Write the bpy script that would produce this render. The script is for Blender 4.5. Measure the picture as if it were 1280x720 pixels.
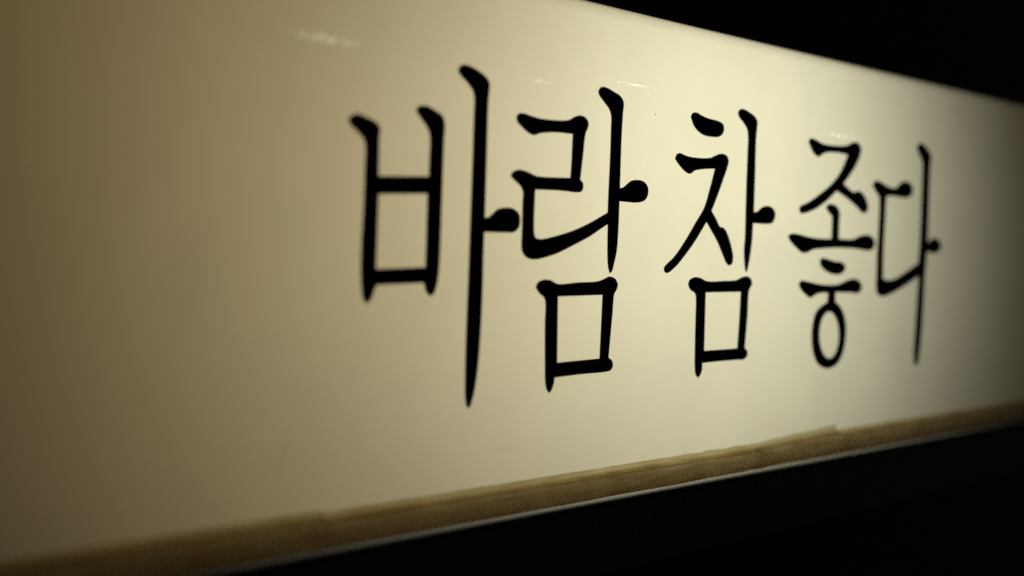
import bpy, bmesh, math, random
from mathutils import Vector, noise
from mathutils.geometry import tessellate_polygon

for o in list(bpy.data.objects):
    bpy.data.objects.remove(o, do_unlink=True)
scene = bpy.context.scene
COL = scene.collection

# ------------------------------------------------------------------ camera
cam_data = bpy.data.cameras.new("camera")
cam = bpy.data.objects.new("camera", cam_data)
COL.objects.link(cam)
cam.location = (-0.33418, -0.52067, 0.21200)
cam.rotation_euler = (1.528758, -0.022453, -0.569658)
cam_data.sensor_width = 36.0
cam_data.lens = 28.125
cam_data.clip_start = 0.01
cam_data.clip_end = 100.0
cam_data.dof.use_dof = True
cam_data.dof.focus_distance = 0.69
cam_data.dof.aperture_fstop = 1.1
scene.camera = cam

# ------------------------------------------------------------------ night surroundings, exposure
world = bpy.data.worlds.new("World")
scene.world = world
world.use_nodes = True
bg = world.node_tree.nodes["Background"]
bg.inputs[0].default_value = (0.75, 0.85, 1.0, 1.0)
bg.inputs[1].default_value = 0.012          # faint night ambience
scene.view_settings.view_transform = 'Standard'
scene.view_settings.look = 'None'
scene.view_settings.exposure = 0.0
scene.view_settings.gamma = 1.0
scene.cycles.use_denoising = False         # keep the fine grain of a low-light shot
scene.cycles.sample_clamp_indirect = 1.0
scene.cycles.caustics_reflective = False
scene.cycles.max_bounces = 8
scene.cycles.diffuse_bounces = 5
scene.cycles.transmission_bounces = 6

# ------------------------------------------------------------------ spots inside the box: white backlight and an added amber fill
def box_spot(name, loc, aim, color, watts, half_angle, radius=0.05):
    ld = bpy.data.lights.new(name, 'SPOT')
    ld.color = color
    ld.energy = watts
    ld.shadow_soft_size = radius
    ld.spot_size = 2 * half_angle  # cone narrowed to imitate lens vignetting
    ld.spot_blend = 1.0
    o = bpy.data.objects.new(name, ld)
    COL.objects.link(o)
    o.location = loc
    o.rotation_euler = (Vector(aim) - Vector(loc)).to_track_quat('-Z', 'Y').to_euler()
    return o
BOX_LIGHTS = [
    box_spot("white_lamp", (0.234, 0.454, 0.327), (0.256, 0.0, 0.253), (0.97, 1.0, 0.765), 24.6, 0.995),
    box_spot("added_amber_fill", (-0.252, 0.500, 0.268), (0.470, 0.0, 0.347), (1.0, 0.731, 0.330), 11.0, 1.545),  # added lamp, imitates the warmer tone of the dim areas
]

# ------------------------------------------------------------------ helpers
def new_mat(name):
    m = bpy.data.materials.new(name)
    m.use_nodes = True
    nt = m.node_tree
    for n in list(nt.nodes):
        nt.nodes.remove(n)
    return m, nt

def N(nt, kind, **kw):
    n = nt.nodes.new(kind)
    for k, v in kw.items():
        if k.startswith('i_'):
            key = k[2:]
            n.inputs[int(key) if key.isdigit() else key.replace('_', ' ')].default_value = v
        else:
            setattr(n, k, v)
    return n

def math_node(nt, op, a, b=None, clamp=False):
    n = nt.nodes.new('ShaderNodeMath')
    n.operation = op
    n.use_clamp = clamp
    for i, v in enumerate((a, b)):
        if v is None:
            continue
        if isinstance(v, (int, float)):
            n.inputs[i].default_value = v
        else:
            nt.links.new(v, n.inputs[i])
    return n.outputs[0]

def link_mesh(name, bm, mat, parent, smooth=False):
    me = bpy.data.meshes.new(name)
    bmesh.ops.recalc_face_normals(bm, faces=bm.faces)
    bm.to_mesh(me)
    bm.free()
    if smooth:
        for p in me.polygons:
            p.use_smooth = True
    me.materials.append(mat)
    o = bpy.data.objects.new(name, me)
    COL.objects.link(o)
    o.parent = parent
    return o

def box(bm, x0, x1, y0, y1, z0, z1, bevel=0.0):
    r = bmesh.ops.create_cube(bm, size=1.0)
    vs = r['verts']
    for v in vs:
        v.co = Vector(((x0 + x1) / 2 + v.co.x * (x1 - x0), (y0 + y1) / 2 + v.co.y * (y1 - y0), (z0 + z1) / 2 + v.co.z * (z1 - z0)))
    if bevel:
        es = {e for v in vs for e in v.link_edges}
        bmesh.ops.bevel(bm, geom=list(es), offset=bevel, segments=2, affect='EDGES')

# ------------------------------------------------------------------ materials
PAINTED_GLINTS = [  # painted glints: centre x, centre z, half length, half height, slope, strength
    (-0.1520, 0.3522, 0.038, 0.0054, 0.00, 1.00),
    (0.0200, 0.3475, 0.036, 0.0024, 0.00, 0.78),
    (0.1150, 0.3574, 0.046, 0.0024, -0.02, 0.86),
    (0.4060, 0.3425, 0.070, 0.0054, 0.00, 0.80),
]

SMUDGES = [  # grime wiped or run down the face: centre x, centre z, half width, half height, lean, strength
    (-0.1765, 0.0760, 0.0040, 0.0190, 0.08, 0.13),
    (-0.0080, 0.0600, 0.0260, 0.0022, 0.00, 0.12),
    (0.0171, 0.0526, 0.0018, 0.0030, 0.00, 0.20),
    (-0.2300, 0.1900, 0.0300, 0.0450, 0.10, 0.09),
    (0.5200, 0.1200, 0.0200, 0.0500, -0.10, 0.09),
]

def acrylic():
    m, nt = new_mat("opal_acrylic")
    L = nt.links
    tc = N(nt, 'ShaderNodeTexCoord')
    sep = N(nt, 'ShaderNodeSeparateXYZ')
    L.new(tc.outputs['Object'], sep.inputs[0])
    X, Z = sep.outputs[0], sep.outputs[2]
    # cloudy unevenness of the sheet and fine grain
    n1 = N(nt, 'ShaderNodeTexNoise', i_Scale=7.0, i_Detail=4.0, i_Roughness=0.6)
    n2 = N(nt, 'ShaderNodeTexNoise', i_Scale=620.0, i_Detail=2.0, i_Roughness=0.7)
    L.new(tc.outputs['Object'], n1.inputs['Vector'])
    L.new(tc.outputs['Object'], n2.inputs['Vector'])
    r1 = N(nt, 'ShaderNodeMapRange', i_1=0.25, i_2=0.75, i_3=0.935, i_4=1.03)
    L.new(n1.outputs[0], r1.inputs[0])
    r2 = N(nt, 'ShaderNodeMapRange', i_1=0.25, i_2=0.75, i_3=0.965, i_4=1.035)
    L.new(n2.outputs[0], r2.inputs[0])
    lum = math_node(nt, 'MULTIPLY', r1.outputs[0], r2.outputs[0])
    mr = N(nt, 'ShaderNodeMapping')
    mr.inputs['Scale'].default_value = (30.0, 1.0, 3.5)
    L.new(tc.outputs['Object'], mr.inputs[0])
    nr = N(nt, 'ShaderNodeTexNoise', i_Scale=1.0, i_Detail=5.0, i_Roughness=0.65)
    L.new(mr.outputs[0], nr.inputs['Vector'])
    rr = N(nt, 'ShaderNodeMapRange', i_1=0.3, i_2=0.75, i_3=1.008, i_4=0.985)
    L.new(nr.outputs[0], rr.inputs[0])
    lum = math_node(nt, 'MULTIPLY', lum, rr.outputs[0])
    for cx, cz, hl, hh, sl, st in SMUDGES:
        dx = math_node(nt, 'SUBTRACT', X, cx)
        dz = math_node(nt, 'SUBTRACT', Z, cz)
        dx = math_node(nt, 'SUBTRACT', dx, math_node(nt, 'MULTIPLY', dz, sl))
        u = math_node(nt, 'DIVIDE', dx, hl)
        v = math_node(nt, 'DIVIDE', dz, hh)
        d2 = math_node(nt, 'ADD', math_node(nt, 'MULTIPLY', u, u), math_node(nt, 'MULTIPLY', v, v))
        g = math_node(nt, 'MULTIPLY', math_node(nt, 'SUBTRACT', 1.0, d2, True), math_node(nt, 'MULTIPLY', nr.outputs[0], st))
        lum = math_node(nt, 'MULTIPLY', lum, math_node(nt, 'SUBTRACT', 1.0, g))
    base = N(nt, 'ShaderNodeMix', data_type='RGBA', blend_type='MULTIPLY', i_0=1.0)
    # hue drift between greenish and pinkish cream
    n3 = N(nt, 'ShaderNodeTexNoise', i_Scale=22.0, i_Detail=3.0)
    L.new(tc.outputs['Object'], n3.inputs['Vector'])
    ramp = N(nt, 'ShaderNodeMix', data_type='RGBA')
    ramp.inputs[6].default_value = (0.369, 0.360, 0.321, 1)
    ramp.inputs[7].default_value = (0.381, 0.354, 0.318, 1)
    L.new(n3.outputs[0], ramp.inputs[0])
    L.new(ramp.outputs[2], base.inputs[6])
    comb = N(nt, 'ShaderNodeCombineColor')
    for i in range(3):
        L.new(lum, comb.inputs[i])
    L.new(comb.outputs[0], base.inputs[7])
    # glints: reflections of small lights painted into the sheet colour as brighter speckles
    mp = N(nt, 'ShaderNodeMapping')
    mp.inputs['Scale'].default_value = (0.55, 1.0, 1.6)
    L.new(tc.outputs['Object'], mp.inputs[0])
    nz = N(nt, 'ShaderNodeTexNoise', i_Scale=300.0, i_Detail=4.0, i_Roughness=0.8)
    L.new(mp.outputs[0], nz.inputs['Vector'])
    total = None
    for cx, cz, hl, hh, sl, st in PAINTED_GLINTS:
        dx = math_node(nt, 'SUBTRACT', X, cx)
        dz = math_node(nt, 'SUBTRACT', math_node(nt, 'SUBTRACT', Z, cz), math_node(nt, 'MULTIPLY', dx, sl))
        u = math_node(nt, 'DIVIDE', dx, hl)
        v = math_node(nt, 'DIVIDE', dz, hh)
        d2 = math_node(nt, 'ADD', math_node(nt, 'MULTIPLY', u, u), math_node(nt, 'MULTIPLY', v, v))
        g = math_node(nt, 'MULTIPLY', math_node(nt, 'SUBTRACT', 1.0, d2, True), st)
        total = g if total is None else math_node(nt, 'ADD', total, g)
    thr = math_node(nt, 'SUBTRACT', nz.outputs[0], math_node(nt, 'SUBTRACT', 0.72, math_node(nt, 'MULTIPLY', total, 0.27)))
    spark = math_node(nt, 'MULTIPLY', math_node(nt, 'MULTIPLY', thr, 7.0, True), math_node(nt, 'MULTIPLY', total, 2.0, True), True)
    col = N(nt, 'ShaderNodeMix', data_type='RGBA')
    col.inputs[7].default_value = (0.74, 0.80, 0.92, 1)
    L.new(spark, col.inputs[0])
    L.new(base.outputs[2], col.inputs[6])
    tr = N(nt, 'ShaderNodeBsdfTranslucent')
    L.new(col.outputs[2], tr.inputs[0])
    df = N(nt, 'ShaderNodeBsdfDiffuse', i_0=(0.5, 0.48, 0.42, 1))
    mix = N(nt, 'ShaderNodeMixShader', i_0=0.25)
    L.new(tr.outputs[0], mix.inputs[1]); L.new(df.outputs[0], mix.inputs[2])
    gl = N(nt, 'ShaderNodeBsdfGlossy', i_Roughness=0.18)
    fr = N(nt, 'ShaderNodeFresnel', i_IOR=1.45)
    mix2 = N(nt, 'ShaderNodeMixShader')
    L.new(fr.outputs[0], mix2.inputs[0]); L.new(mix.outputs[0], mix2.inputs[1]); L.new(gl.outputs[0], mix2.inputs[2])
    out = N(nt, 'ShaderNodeOutputMaterial')
    L.new(mix2.outputs[0], out.inputs[0])
    return m

def simple(name, color, rough, var=0.15, scale=30.0, bump=0.0, spec=0.5):
    m, nt = new_mat(name)
    L = nt.links
    tc = N(nt, 'ShaderNodeTexCoord')
    nz = N(nt, 'ShaderNodeTexNoise', i_Scale=scale, i_Detail=5.0, i_Roughness=0.6)
    L.new(tc.outputs['Object'], nz.inputs['Vector'])
    mx = N(nt, 'ShaderNodeMix', data_type='RGBA')
    mx.inputs[6].default_value = tuple(c * (1 - var) for c in color) + (1,)
    mx.inputs[7].default_value = tuple(c * (1 + var) for c in color) + (1,)
    L.new(nz.outputs[0], mx.inputs[0])
    b = N(nt, 'ShaderNodeBsdfPrincipled', i_Roughness=rough)
    b.inputs['Specular IOR Level'].default_value = spec
    L.new(mx.outputs[2], b.inputs['Base Color'])
    if bump:
        bp = N(nt, 'ShaderNodeBump', i_Strength=bump, i_Distance=0.001)
        L.new(nz.outputs[0], bp.inputs['Height'])
        L.new(bp.outputs[0], b.inputs['Normal'])
    out = N(nt, 'ShaderNodeOutputMaterial')
    L.new(b.outputs[0], out.inputs[0])
    return m

def wood(name, translucency, dark=(0.66, 0.49, 0.23, 1), light=(0.95, 0.82, 0.53, 1)):
    m, nt = new_mat(name)
    L = nt.links
    tc = N(nt, 'ShaderNodeTexCoord')
    mp = N(nt, 'ShaderNodeMapping')
    mp.inputs['Scale'].default_value = (7.0, 60.0, 60.0)
    L.new(tc.outputs['Object'], mp.inputs[0])
    nz = N(nt, 'ShaderNodeTexNoise', i_Scale=3.5, i_Detail=6.0, i_Roughness=0.65)
    L.new(mp.outputs[0], nz.inputs['Vector'])
    n2 = N(nt, 'ShaderNodeTexNoise', i_Scale=38.0, i_Detail=4.0)
    L.new(tc.outputs['Object'], n2.inputs['Vector'])
    f = math_node(nt, 'ADD', math_node(nt, 'MULTIPLY', nz.outputs[0], 0.7), math_node(nt, 'MULTIPLY', n2.outputs[0], 0.3))
    rp = N(nt, 'ShaderNodeMapRange', i_1=0.38, i_2=0.62)
    L.new(f, rp.inputs[0])
    mx = N(nt, 'ShaderNodeMix', data_type='RGBA')
    mx.inputs[6].default_value = dark
    mx.inputs[7].default_value = light
    L.new(rp.outputs[0], mx.inputs[0])
    b = N(nt, 'ShaderNodeBsdfPrincipled', i_Roughness=0.45)
    L.new(mx.outputs[2], b.inputs['Base Color'])
    bp = N(nt, 'ShaderNodeBump', i_Strength=0.35, i_Distance=0.0006)
    L.new(nz.outputs[0], bp.inputs['Height'])
    L.new(bp.outputs[0], b.inputs['Normal'])
    tr = N(nt, 'ShaderNodeBsdfTranslucent')
    L.new(mx.outputs[2], tr.inputs[0])
    ms = N(nt, 'ShaderNodeMixShader', i_0=translucency)
    L.new(b.outputs[0], ms.inputs[1]); L.new(tr.outputs[0], ms.inputs[2])
    out = N(nt, 'ShaderNodeOutputMaterial')
    L.new(ms.outputs[0], out.inputs[0])
    return m

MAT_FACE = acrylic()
MAT_BLACK = simple("black_vinyl", (0.006, 0.006, 0.006), 0.55, 0.2, 80.0, spec=0.2)
MAT_METAL = simple("black_painted_metal", (0.035, 0.035, 0.038), 0.5, 0.3, 25.0, 0.1)
MAT_WALL = simple("dark_plaster", (0.02, 0.019, 0.018), 0.9, 0.4, 12.0, 0.4)
MAT_WOOD = wood("brown_trim_front", 0.70)
MAT_SHADE_FOLD = wood("trim_shade_fold", 0.05)
MAT_LIT_TOP = wood("pale_lit_top", 0.78, (0.66, 0.57, 0.35, 1), (0.86, 0.79, 0.56, 1))
MAT_SPECK = simple("dark_grime", (0.10, 0.08, 0.05), 0.8)

# ------------------------------------------------------------------ setting
bm = bmesh.new()
box(bm, -1.6, 3.2, 0.573, 0.64, -1.1, 1.7)
wall = link_mesh("wall", bm, MAT_WALL, None)
wall["kind"] = "structure"

# ------------------------------------------------------------------ the sign
X0, X1 = -0.66, 1.30
SHADE_FLANGE_TOP = 0.0257
sign = bpy.data.objects.new("lightbox_sign", None)
COL.objects.link(sign)
sign["label"] = "backlit cream lightbox sign with black Korean lettering and a brown strip along its lower edge"
sign["category"] = "sign"
for b in BOX_LIGHTS:
    b.parent = sign

# face: one formed opal sheet, its top and bottom edges rolled back into the housing
prof = [(0.026, 0.0), (0.007, 0.0)]
for i in range(1, 7):
    a = math.radians(90 * i / 6)
    prof.append((0.007 - 0.007 * math.sin(a), 0.007 - 0.007 * math.cos(a)))
for i in range(1, 12):
    prof.append((0.0, 0.007 + (0.42 - 0.008 - 0.007) * i / 12))
for i in range(0, 11):
    a = math.radians(90 * i / 10)
    prof.append((0.008 - 0.008 * math.cos(a), 0.42 - 0.008 + 0.008 * math.sin(a)))
prof.append((0.115, 0.42))
bm = bmesh.new()
rows = []
NX = 48
for i in range(NX + 1):
    x = X0 + (X1 - X0) * i / NX
    rows.append([bm.verts.new((x, y, z)) for y, z in prof])
for a, b in zip(rows, rows[1:]):
    for j in range(len(prof) - 1):
        bm.faces.new((a[j], a[j + 1], b[j + 1], b[j]))
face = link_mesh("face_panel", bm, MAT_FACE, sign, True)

bm = bmesh.new()
box(bm, X0, X1, 0.555, 0.570, 0.004, 0.416)
box(bm, X0, X1, 0.100, 0.553, 0.400, 0.4165)  # front edge placed to shade the top of the face
box(bm, X0, X1, 0.028, 0.553, 0.003, SHADE_FLANGE_TOP)  # raised flange, added to shade the bottom of the face
link_mesh("housing", bm, MAT_METAL, sign)
for xa, xb in ((X0 - 0.014, X0 - 0.001), (X1 + 0.001, X1 + 0.014)):
    bm = bmesh.new()
    box(bm, xa, xb, 0.002, 0.570, 0.0, 0.4205, 0.002)
    link_mesh("end_cap", bm, MAT_METAL, sign)
bm = bmesh.new()
box(bm, X0 - 0.014, X1 + 0.014, 0.0035, 0.570, -0.062, -0.0012, 0.002)
link_mesh("base_rail", bm, MAT_METAL, sign)

# brown strip along the lower edge: lengths of a thin half-round moulding that meet and overlap;
# an unseen fold added behind the front keeps light off its lower half
def strip(xa, xb, z0, z1a, z1b, depth, seed, lift=0.0):
    bm = bmesh.new()
    n = max(6, int((xb - xa) / 0.010))
    segs = 18
    rings = []
    folded = set()
    for i in range(n + 1):
        u = i / n
        x = xa + (xb - xa) * u
        z1 = z1a + (z1b - z1a) * u
        w = noise.noise(Vector((x * 14, seed, 0))) * 0.0006
        w2 = noise.noise(Vector((x * 22, seed + 9, 3))) * 0.0010
        dent = 0.0
        for cx, wd, amp in DENTS:
            dent += amp * math.exp(-((x - cx) / wd) ** 2)
        ring = []
        for k in range(segs + 1):                       # front, from the top edge down
            a = math.pi * k / segs
            s, c = math.sin(a), math.cos(a)
            y = -0.0006 - lift - depth * s ** 0.9 + (w2 + dent) * s
            z = (z0 + z1) / 2 + w + (z1 - z0) / 2 * c
            ring.append((x, y, z))
        for k in range(1, 7):                           # added shading fold behind
            t = k / 6
            ring.append((x, -0.0006 - lift - 0.0045 * math.sin(math.pi * t * 0.5), z0 + 0.0006 + (z1 - z0) * SHADE_FOLD * t + w))
        rings.append([bm.verts.new(p) for p in ring])
    for a, b in zip(rings, rings[1:]):
        for k in range(len(a) - 1):
            f = bm.faces.new((a[k], a[k + 1], b[k + 1], b[k]))
            if k >= segs:
                folded.add(f)
    bm.faces.new(rings[0][:segs + 1]); bm.faces.new(list(reversed(rings[-1][:segs + 1])))
    for f in bm.faces:
        f.material_index = 1 if f in folded else 0
    o = link_mesh("trim_strip", bm, MAT_WOOD, sign, True)
    o.data.materials.append(MAT_SHADE_FOLD)
    return o
SHADE_FOLD = 0.61
DENTS = [(-0.162, 0.006, -0.0012), (0.272, 0.005, 0.0018), (0.281, 0.004, -0.0014), (0.300, 0.006, 0.0016)]
STRIPS = [
    (-0.66, -0.1500, 0.0092, 0.0302, 0.0308, 0.0150, 1.0, 0.0008),
    (-0.1498, 0.2830, 0.0092, 0.0290, 0.0286, 0.0145, 2.0, 0.0),
    (0.2832, 0.4110, 0.0092, 0.0290, 0.0336, 0.0145, 3.0, 0.0004),
    (0.4112, 1.30, 0.0090, 0.0300, 0.0304, 0.0140, 4.0, 0.0),
]
for s in STRIPS:
    strip(*s)

# pale bead added for the strip's lit top edge and its thin overlay
def bead(xa, xb, zs_a, zs_b, ht_a, ht_b, seed):
    bm = bmesh.new()
    n = max(8, int((xb - xa) / 0.005))
    rings = []
    for i in range(n + 1):
        u = i / n
        x = xa + (xb - xa) * u
        zs = zs_a + (zs_b - zs_a) * u - 0.0022
        h = (ht_a + (ht_b - ht_a) * u) + 0.0022
        h *= 1.0 + 0.10 * noise.noise(Vector((x * 60, seed, 1))) + 0.06 * noise.noise(Vector((x * 190, seed, 5)))
        ring = []
        for k in range(9):
            a = math.pi / 2 * k / 8
            ring.append(bm.verts.new((x, -0.0004 - 0.0068 * (1 - math.sin(a)), zs + h * (1 - math.cos(a)) )))
        rings.append(ring)
    for a, b in zip(rings, rings[1:]):
        for k in range(8):
            bm.faces.new((a[k], a[k + 1], b[k + 1], b[k]))
    return link_mesh("lit_top_bead", bm, MAT_LIT_TOP, sign, True)
BEADS = [
    (-0.66, -0.1500, 0.0302, 0.0308, 0.0044, 0.0046, 1.0),
    (-0.1498, 0.2830, 0.0290, 0.0286, 0.0048, 0.0050, 2.0),
    (0.2832, 0.4105, 0.0290, 0.0336, 0.0048, 0.0060, 3.0),
    (0.4112, 1.30, 0.0300, 0.0304, 0.0042, 0.0046, 4.0),
]
for s in BEADS:
    bead(*s)

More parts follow.
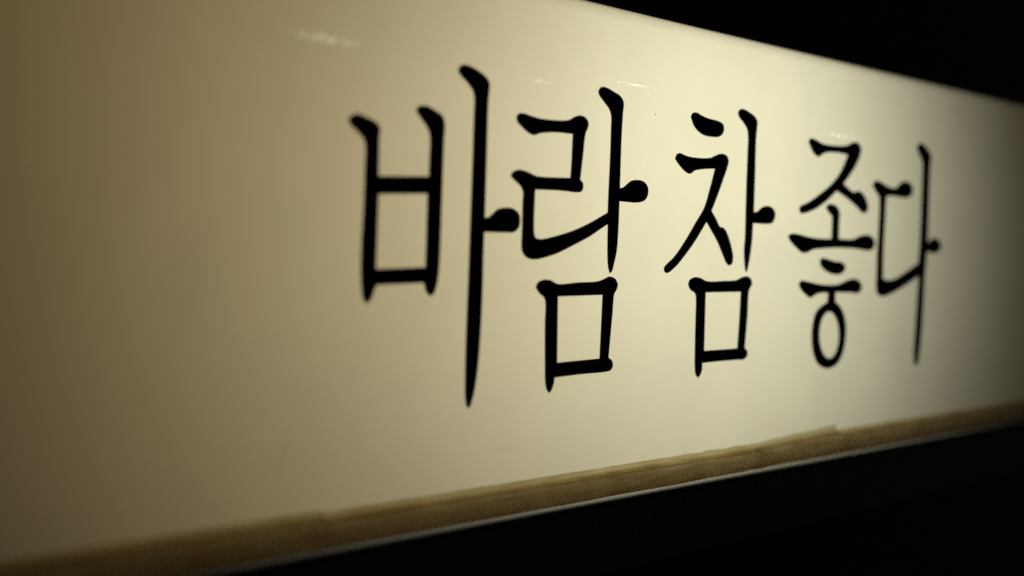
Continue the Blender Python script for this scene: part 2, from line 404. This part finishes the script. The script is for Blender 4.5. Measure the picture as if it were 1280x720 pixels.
# ------------------------------------------------------------------ lettering, cut from thin black film (millimetres on the face)
GLYPHS = {
    'ba': [
        ('consonant', [(-135.18, 301.52), (-129.35, 305.25), (-122.25, 303.77), (-115.18, 301.18), (-111.91, 297.56), (-112.19, 289.98), (-112.35, 264.32), (-73.63, 266.72), (-73.46, 278.5), (-73.38, 295.55), (-75.34, 300.87), (-80.7, 307.41), (-84.82, 312.37), (-82.78, 315.69), (-76.96, 316.79), (-70.28, 314.62), (-63.47, 310.83), (-61.51, 305.54), (-61.9, 292.89), (-62.65, 256.17), (-63.13, 227.09), (-63.6, 207.62), (-64.63, 193.93), (-66.24, 186.03), (-68.5, 181.4), (-71.94, 180.65), (-74.52, 184.07), (-76.04, 190.02), (-112.73, 188.4), (-114.09, 185.26), (-115.62, 180.58), (-118.12, 176.59), (-120.9, 176.1), (-122.8, 179.81), (-123.7, 186.4), (-124.45, 197.49), (-124.21, 219.57), (-123.19, 241.58), (-122.64, 268.99), (-122.49, 284.38), (-123.85, 288.58), (-128.64, 293.41), (-133.56, 297.48)], [[(-112.18, 251.64), (-74.49, 254.24), (-75.11, 201.38), (-113.26, 199.73)]]),
        ('vowel', [(-51.47, 345.24), (-48.9, 349.54), (-43.83, 350.27), (-36.76, 348.47), (-28.46, 344.42), (-24.66, 340.32), (-24.51, 334.16), (-25.24, 326.13), (-25.66, 286.37), (-26.13, 238.92), (-22.22, 240.19), (-18.88, 242.86), (-15.26, 245.97), (-8.97, 247.57), (-1.29, 247.31), (4.13, 243.79), (5.59, 238.74), (4.44, 232.77), (0.45, 229.2), (-5.97, 228.55), (-26.37, 228.25), (-26.7, 214.27), (-26.81, 190.1), (-27.35, 163.83), (-28.96, 133.47), (-31.28, 113.26), (-33.38, 103.21), (-35.71, 95.97), (-38.34, 96.19), (-39.76, 101.78), (-40.46, 122.06), (-40.28, 154.19), (-39.5, 190.15), (-38.87, 222.0), (-37.88, 277.48), (-37.39, 314.92), (-37.21, 326.63), (-38.66, 332.11), (-43.19, 337.23), (-49.38, 342.23)], []),
    ],
    'ram': [
        ('consonant_and_vowel', [(0.15, 316.98), (1.89, 320.01), (6.36, 320.89), (14.04, 319.59), (25.06, 318.47), (49.92, 320.45), (55.63, 323.66), (61.6, 325.28), (67.07, 323.94), (69.93, 319.59), (68.86, 315.05), (67.08, 311.11), (64.87, 291.16), (62.84, 273.76), (65.51, 271.51), (66.13, 267.63), (64.24, 264.14), (60.04, 263.29), (44.8, 263.67), (19.12, 262.99), (18.76, 252.81), (18.99, 229.14), (20.38, 225.32), (25.53, 224.59), (38.97, 227.21), (57.38, 232.49), (73.88, 239.18), (92.61, 248.59), (92.9, 268.42), (93.58, 291.65), (93.69, 316.71), (93.53, 328.19), (91.37, 333.63), (85.0, 339.53), (79.88, 344.64), (79.27, 347.56), (82.27, 350.77), (87.4, 351.04), (95.0, 348.74), (102.73, 345.83), (106.27, 341.32), (105.87, 331.52), (105.17, 315.92), (104.89, 288.66), (104.84, 269.47), (108.93, 270.61), (113.15, 273.8), (117.78, 276.71), (124.42, 277.78), (131.78, 276.45), (136.07, 272.2), (136.31, 266.08), (133.2, 261.17), (126.49, 258.75), (104.71, 258.55), (104.56, 241.75), (104.08, 226.88), (102.98, 215.06), (100.97, 207.16), (98.44, 199.2), (96.52, 198.18), (94.71, 203.19), (93.61, 212.96), (93.0, 239.01), (84.14, 233.98), (74.53, 228.28), (57.99, 220.63), (41.85, 213.68), (28.28, 209.71), (19.3, 208.27), (12.51, 209.84), (8.37, 214.05), (7.31, 220.44), (7.57, 226.93), (7.53, 252.23), (7.74, 260.31), (5.5, 264.58), (0.05, 268.67), (-3.77, 271.72), (-2.27, 275.07), (3.19, 277.33), (10.9, 276.45), (18.64, 273.94), (24.14, 273.43), (53.05, 274.55), (53.65, 284.66), (54.24, 309.69), (36.55, 309.19), (23.17, 307.13), (16.54, 305.01), (10.91, 306.65), (5.36, 310.23), (1.36, 313.42)], []),
        ('final_consonant', [(21.87, 186.25), (23.63, 190.11), (28.65, 192.4), (35.59, 192.22), (43.01, 189.24), (63.57, 190.36), (84.15, 191.33), (90.25, 193.07), (96.55, 195.28), (102.67, 193.26), (105.75, 188.57), (104.09, 183.92), (101.93, 180.61), (100.5, 163.92), (97.52, 127.04), (101.11, 124.51), (102.59, 120.31), (100.34, 116.3), (95.16, 115.18), (68.49, 114.66), (42.26, 113.67), (41.29, 108.58), (39.57, 103.93), (37.34, 101.36), (35.17, 103.68), (33.39, 109.15), (32.43, 126.13), (31.55, 156.08), (31.45, 174.68), (30.02, 178.32), (25.45, 181.68)], [[(43.54, 179.03), (89.5, 179.94), (88.91, 154.43), (88.14, 126.65), (44.26, 125.55)]]),
    ],
    'cham': [
        ('dot_stroke', [(184.65, 337.78), (186.67, 341.3), (191.02, 342.39), (198.01, 340.45), (206.9, 338.76), (218.56, 337.86), (224.87, 336.08), (227.0, 332.44), (225.85, 327.54), (221.06, 323.8), (212.56, 322.78), (202.16, 323.23), (194.31, 326.09), (188.51, 330.92)], []),
        ('consonant', [(167.3, 299.07), (168.71, 302.99), (172.15, 304.66), (179.71, 303.14), (190.78, 302.32), (210.8, 303.81), (217.06, 306.31), (224.18, 308.6), (231.48, 307.49), (234.51, 302.88), (233.15, 297.12), (229.1, 287.59), (221.98, 271.53), (214.23, 255.73), (220.41, 248.84), (225.88, 241.84), (230.35, 241.09), (234.67, 237.4), (239.97, 228.19), (243.04, 220.75), (244.73, 214.16), (243.89, 208.35), (240.61, 205.94), (236.81, 207.62), (230.15, 217.47), (223.05, 228.38), (214.79, 238.2), (208.44, 245.73), (194.47, 227.54), (182.57, 214.67), (170.75, 203.75), (161.53, 198.57), (158.6, 199.61), (157.94, 203.09), (160.33, 205.89), (169.65, 213.1), (181.73, 226.68), (195.35, 245.07), (204.86, 258.11), (211.68, 276.59), (217.14, 294.32), (203.79, 292.96), (191.44, 290.61), (185.98, 287.47), (181.16, 288.45), (173.51, 293.25)], []),
        ('vowel', [(245.09, 348.19), (247.32, 351.51), (252.35, 352.5), (260.89, 350.24), (268.12, 347.24), (271.83, 342.77), (271.56, 336.99), (270.75, 325.6), (271.11, 291.62), (271.21, 257.53), (276.26, 258.09), (280.27, 261.1), (287.52, 264.04), (295.76, 263.45), (301.51, 259.06), (301.78, 254.0), (298.42, 248.38), (292.92, 246.92), (270.59, 246.79), (270.05, 230.77), (268.67, 219.28), (266.46, 207.79), (264.49, 200.8), (262.42, 200.79), (260.44, 211.57), (259.59, 222.95), (260.27, 231.49), (259.87, 272.04), (259.89, 309.61), (259.77, 328.3), (258.09, 334.57), (252.39, 340.41), (246.69, 344.83)], []),
        ('final_consonant', [(188.02, 187.94), (189.42, 192.36), (195.38, 195.04), (201.98, 194.69), (211.06, 191.61), (234.5, 191.82), (250.53, 192.58), (258.61, 195.44), (265.87, 196.06), (271.14, 192.8), (271.96, 188.33), (268.29, 182.96), (267.23, 160.07), (264.98, 127.7), (269.04, 124.64), (268.98, 119.9), (264.36, 116.85), (254.47, 116.78), (230.17, 116.75), (208.69, 116.27), (208.49, 109.71), (206.33, 105.09), (203.58, 103.23), (201.01, 106.05), (199.7, 112.12), (198.81, 137.83), (198.59, 159.75), (198.03, 177.9), (196.22, 181.02), (191.09, 183.57)], [[(210.12, 181.16), (257.23, 181.4), (256.4, 154.65), (255.02, 127.79), (210.54, 127.43)]]),
    ],
    'jo': [
        ('consonant', [(348.16, 331.5), (351.18, 335.13), (357.82, 334.6), (370.7, 331.42), (389.93, 331.19), (411.12, 333.54), (421.23, 337.64), (430.21, 337.3), (435.2, 331.94), (433.17, 324.05), (424.26, 310.59), (414.59, 300.42), (407.21, 293.16), (413.32, 290.28), (425.09, 285.61), (433.63, 287.6), (442.31, 284.18), (448.25, 277.89), (451.75, 270.24), (448.0, 264.59), (441.29, 264.82), (430.11, 271.23), (412.5, 279.25), (396.21, 285.17), (381.06, 274.41), (365.28, 265.97), (349.58, 260.51), (340.95, 258.98), (337.66, 262.56), (339.28, 266.19), (351.15, 270.92), (369.49, 280.59), (388.13, 292.3), (402.07, 305.5), (411.14, 320.63), (412.78, 323.66), (393.5, 324.29), (374.44, 322.24), (364.68, 317.61), (357.35, 320.39), (351.14, 327.03)], []),
        ('vowel', [(380.11, 266.66), (382.32, 270.63), (388.91, 271.22), (397.29, 269.2), (402.31, 263.87), (402.43, 251.21), (402.77, 235.9), (412.71, 235.63), (429.47, 236.53), (437.86, 239.51), (446.96, 241.36), (458.52, 240.57), (465.61, 235.56), (465.66, 229.11), (459.41, 225.06), (448.05, 224.81), (430.36, 226.13), (396.48, 226.19), (373.71, 224.85), (361.2, 223.57), (351.86, 220.31), (344.94, 220.18), (333.41, 226.13), (325.32, 231.99), (322.27, 235.84), (327.03, 238.71), (338.29, 238.45), (354.02, 236.33), (373.07, 235.09), (390.77, 235.61), (391.0, 246.68), (390.57, 258.75), (384.99, 262.43)], []),
        ('dot_stroke', [(373.44, 212.43), (376.89, 215.83), (384.3, 214.79), (397.59, 212.31), (407.93, 211.82), (414.92, 208.41), (415.99, 204.22), (410.58, 199.96), (401.61, 198.33), (391.05, 199.58), (380.59, 203.58), (375.16, 207.88)], []),
        ('final_consonant', [(341.28, 188.39), (344.88, 192.1), (353.49, 191.45), (369.54, 189.0), (385.69, 187.76), (405.28, 188.35), (415.09, 191.02), (427.25, 194.09), (438.62, 192.96), (445.58, 187.76), (445.16, 182.22), (439.34, 178.82), (426.58, 179.35), (400.59, 179.93), (401.21, 170.13), (409.77, 164.87), (417.37, 154.98), (421.0, 141.96), (420.79, 129.07), (416.55, 114.18), (408.4, 104.78), (396.32, 100.58), (385.56, 101.66), (374.86, 107.74), (368.25, 118.69), (365.1, 133.38), (365.85, 147.86), (370.07, 159.28), (378.04, 165.51), (388.23, 169.98), (388.51, 179.57), (373.45, 179.12), (365.8, 176.79), (359.91, 174.58), (353.35, 177.61), (344.99, 183.27)], [[(391.66, 159.95), (397.7, 158.14), (403.5, 152.78), (407.81, 144.58), (409.77, 134.88), (409.04, 125.26), (405.74, 117.29), (400.57, 112.29), (394.71, 110.88), (388.67, 112.89), (382.97, 118.36), (378.81, 126.52), (376.93, 136.05), (377.65, 145.47), (380.83, 153.33), (385.87, 158.38)]]),
    ],
    'da': [
        ('consonant_and_vowel', [(457.71, 295.45), (462.67, 300.07), (472.58, 299.47), (483.99, 295.84), (494.67, 294.47), (502.83, 295.56), (508.04, 300.19), (518.79, 303.44), (529.41, 300.78), (533.9, 294.68), (530.33, 288.02), (520.3, 284.88), (506.3, 285.24), (484.69, 285.21), (483.51, 280.52), (483.21, 258.72), (482.42, 228.06), (482.92, 210.53), (483.72, 194.27), (494.27, 192.79), (508.54, 194.94), (527.05, 202.33), (550.51, 212.47), (552.02, 238.92), (551.72, 284.46), (550.74, 322.91), (549.56, 328.23), (543.99, 334.38), (537.48, 342.16), (541.7, 347.81), (549.91, 347.65), (561.12, 341.46), (567.25, 335.89), (566.5, 324.1), (566.71, 285.21), (567.68, 237.4), (570.82, 237.72), (579.28, 242.15), (591.02, 239.7), (596.38, 234.39), (593.94, 228.07), (583.59, 224.09), (572.09, 225.13), (567.4, 226.12), (566.35, 211.49), (565.11, 190.71), (564.59, 160.63), (563.48, 132.79), (560.72, 104.96), (557.9, 94.83), (551.51, 95.18), (549.35, 105.69), (550.06, 133.41), (551.45, 167.89), (552.36, 197.83), (534.13, 189.84), (515.03, 182.62), (496.13, 176.86), (484.2, 174.82), (475.19, 177.27), (471.87, 184.08), (471.38, 201.71), (470.96, 223.53), (471.63, 245.31), (471.39, 279.91), (470.11, 283.83), (462.56, 289.74)], []),
    ],
}

def smooth_outline(pts, per=6, corner=52.0):
    """closed centripetal spline through the points, sharp turns kept as corners"""
    P = [Vector(p) for p in pts]
    n = len(P)
    sharp = []
    for i in range(n):
        a, b = P[i] - P[i - 1], P[(i + 1) % n] - P[i]
        sharp.append(math.degrees(abs(a.angle(b))) > corner)
    out = []
    for i in range(n):
        p1, p2 = P[i], P[(i + 1) % n]
        p0 = P[i - 1] if not sharp[i] else p1 + (p1 - p2) * 0.5
        p3 = P[(i + 2) % n] if not sharp[(i + 1) % n] else p2 + (p2 - p1) * 0.5
        t0 = 0.0
        t1 = t0 + max((p1 - p0).length ** 0.5, 1e-4)
        t2 = t1 + max((p2 - p1).length ** 0.5, 1e-4)
        t3 = t2 + max((p3 - p2).length ** 0.5, 1e-4)
        for k in range(per):
            t = t1 + (t2 - t1) * k / per
            a1 = p0 * ((t1 - t) / (t1 - t0)) + p1 * ((t - t0) / (t1 - t0))
            a2 = p1 * ((t2 - t) / (t2 - t1)) + p2 * ((t - t1) / (t2 - t1))
            a3 = p2 * ((t3 - t) / (t3 - t2)) + p3 * ((t - t2) / (t3 - t2))
            b1 = a1 * ((t2 - t) / (t2 - t0)) + a2 * ((t - t0) / (t2 - t0))
            b2 = a2 * ((t3 - t) / (t3 - t1)) + a3 * ((t - t1) / (t3 - t1))
            out.append(b1 * ((t2 - t) / (t2 - t1)) + b2 * ((t - t1) / (t2 - t1)))
    return out

FILM_BACK, FILM_FRONT = -0.0003, -0.0010
def film(name, outer, holes, parent):
    loops = [smooth_outline(outer)] + [smooth_outline(h) for h in holes]
    loops = [[Vector((p.x * 0.001, p.y * 0.001, 0.0)) for p in l] for l in loops]
    tris = tessellate_polygon(loops)
    flat = [p for l in loops for p in l]
    bm = bmesh.new()
    fr = [bm.verts.new((p.x, FILM_FRONT, p.y)) for p in flat]
    bk = [bm.verts.new((p.x, FILM_BACK, p.y)) for p in flat]
    for t in tris:
        try:
            bm.faces.new([fr[i] for i in t]); bm.faces.new([bk[i] for i in reversed(t)])
        except ValueError:
            pass
    base = 0
    for l in loops:
        n = len(l)
        for i in range(n):
            a, b = base + i, base + (i + 1) % n
            bm.faces.new((fr[a], fr[b], bk[b], bk[a]))
        base += n
    return link_mesh(name, bm, MAT_BLACK, parent)

SYLLABLE_LABELS = {
    'ba': "black letter ba, first of the line",
    'ram': "black letter ram, second of the line",
    'cham': "black letter cham, standing alone mid line",
    'jo': "black letter jo with a ring at its foot",
    'da': "black letter da, last of the line",
}
for key, pieces in GLYPHS.items():
    syl = bpy.data.objects.new("syllable", None)
    COL.objects.link(syl)
    syl.parent = sign
    syl["label"] = SYLLABLE_LABELS[key]
    for nm, outer, holes in pieces:
        film(nm, outer, holes, syl)

# ------------------------------------------------------------------ small specks of grime on the face
random.seed(5)
SPECKS = [(0.1427, 0.3353, 0.0005)]
for x, z, r in SPECKS:
    bm = bmesh.new()
    vs = []
    for k in range(9):
        a = 2 * math.pi * k / 9
        rr = r * random.uniform(0.6, 1.1)
        vs.append(bm.verts.new((x + rr * math.cos(a), -0.0003, z + rr * 1.3 * math.sin(a))))
    top = bm.verts.new((x, -0.0003 - r * 0.35, z))
    for k in range(9):
        bm.faces.new((vs[k], vs[(k + 1) % 9], top))
    bm.faces.new(list(reversed(vs)))
    link_mesh("grime_speck", bm, MAT_SPECK, sign, True)
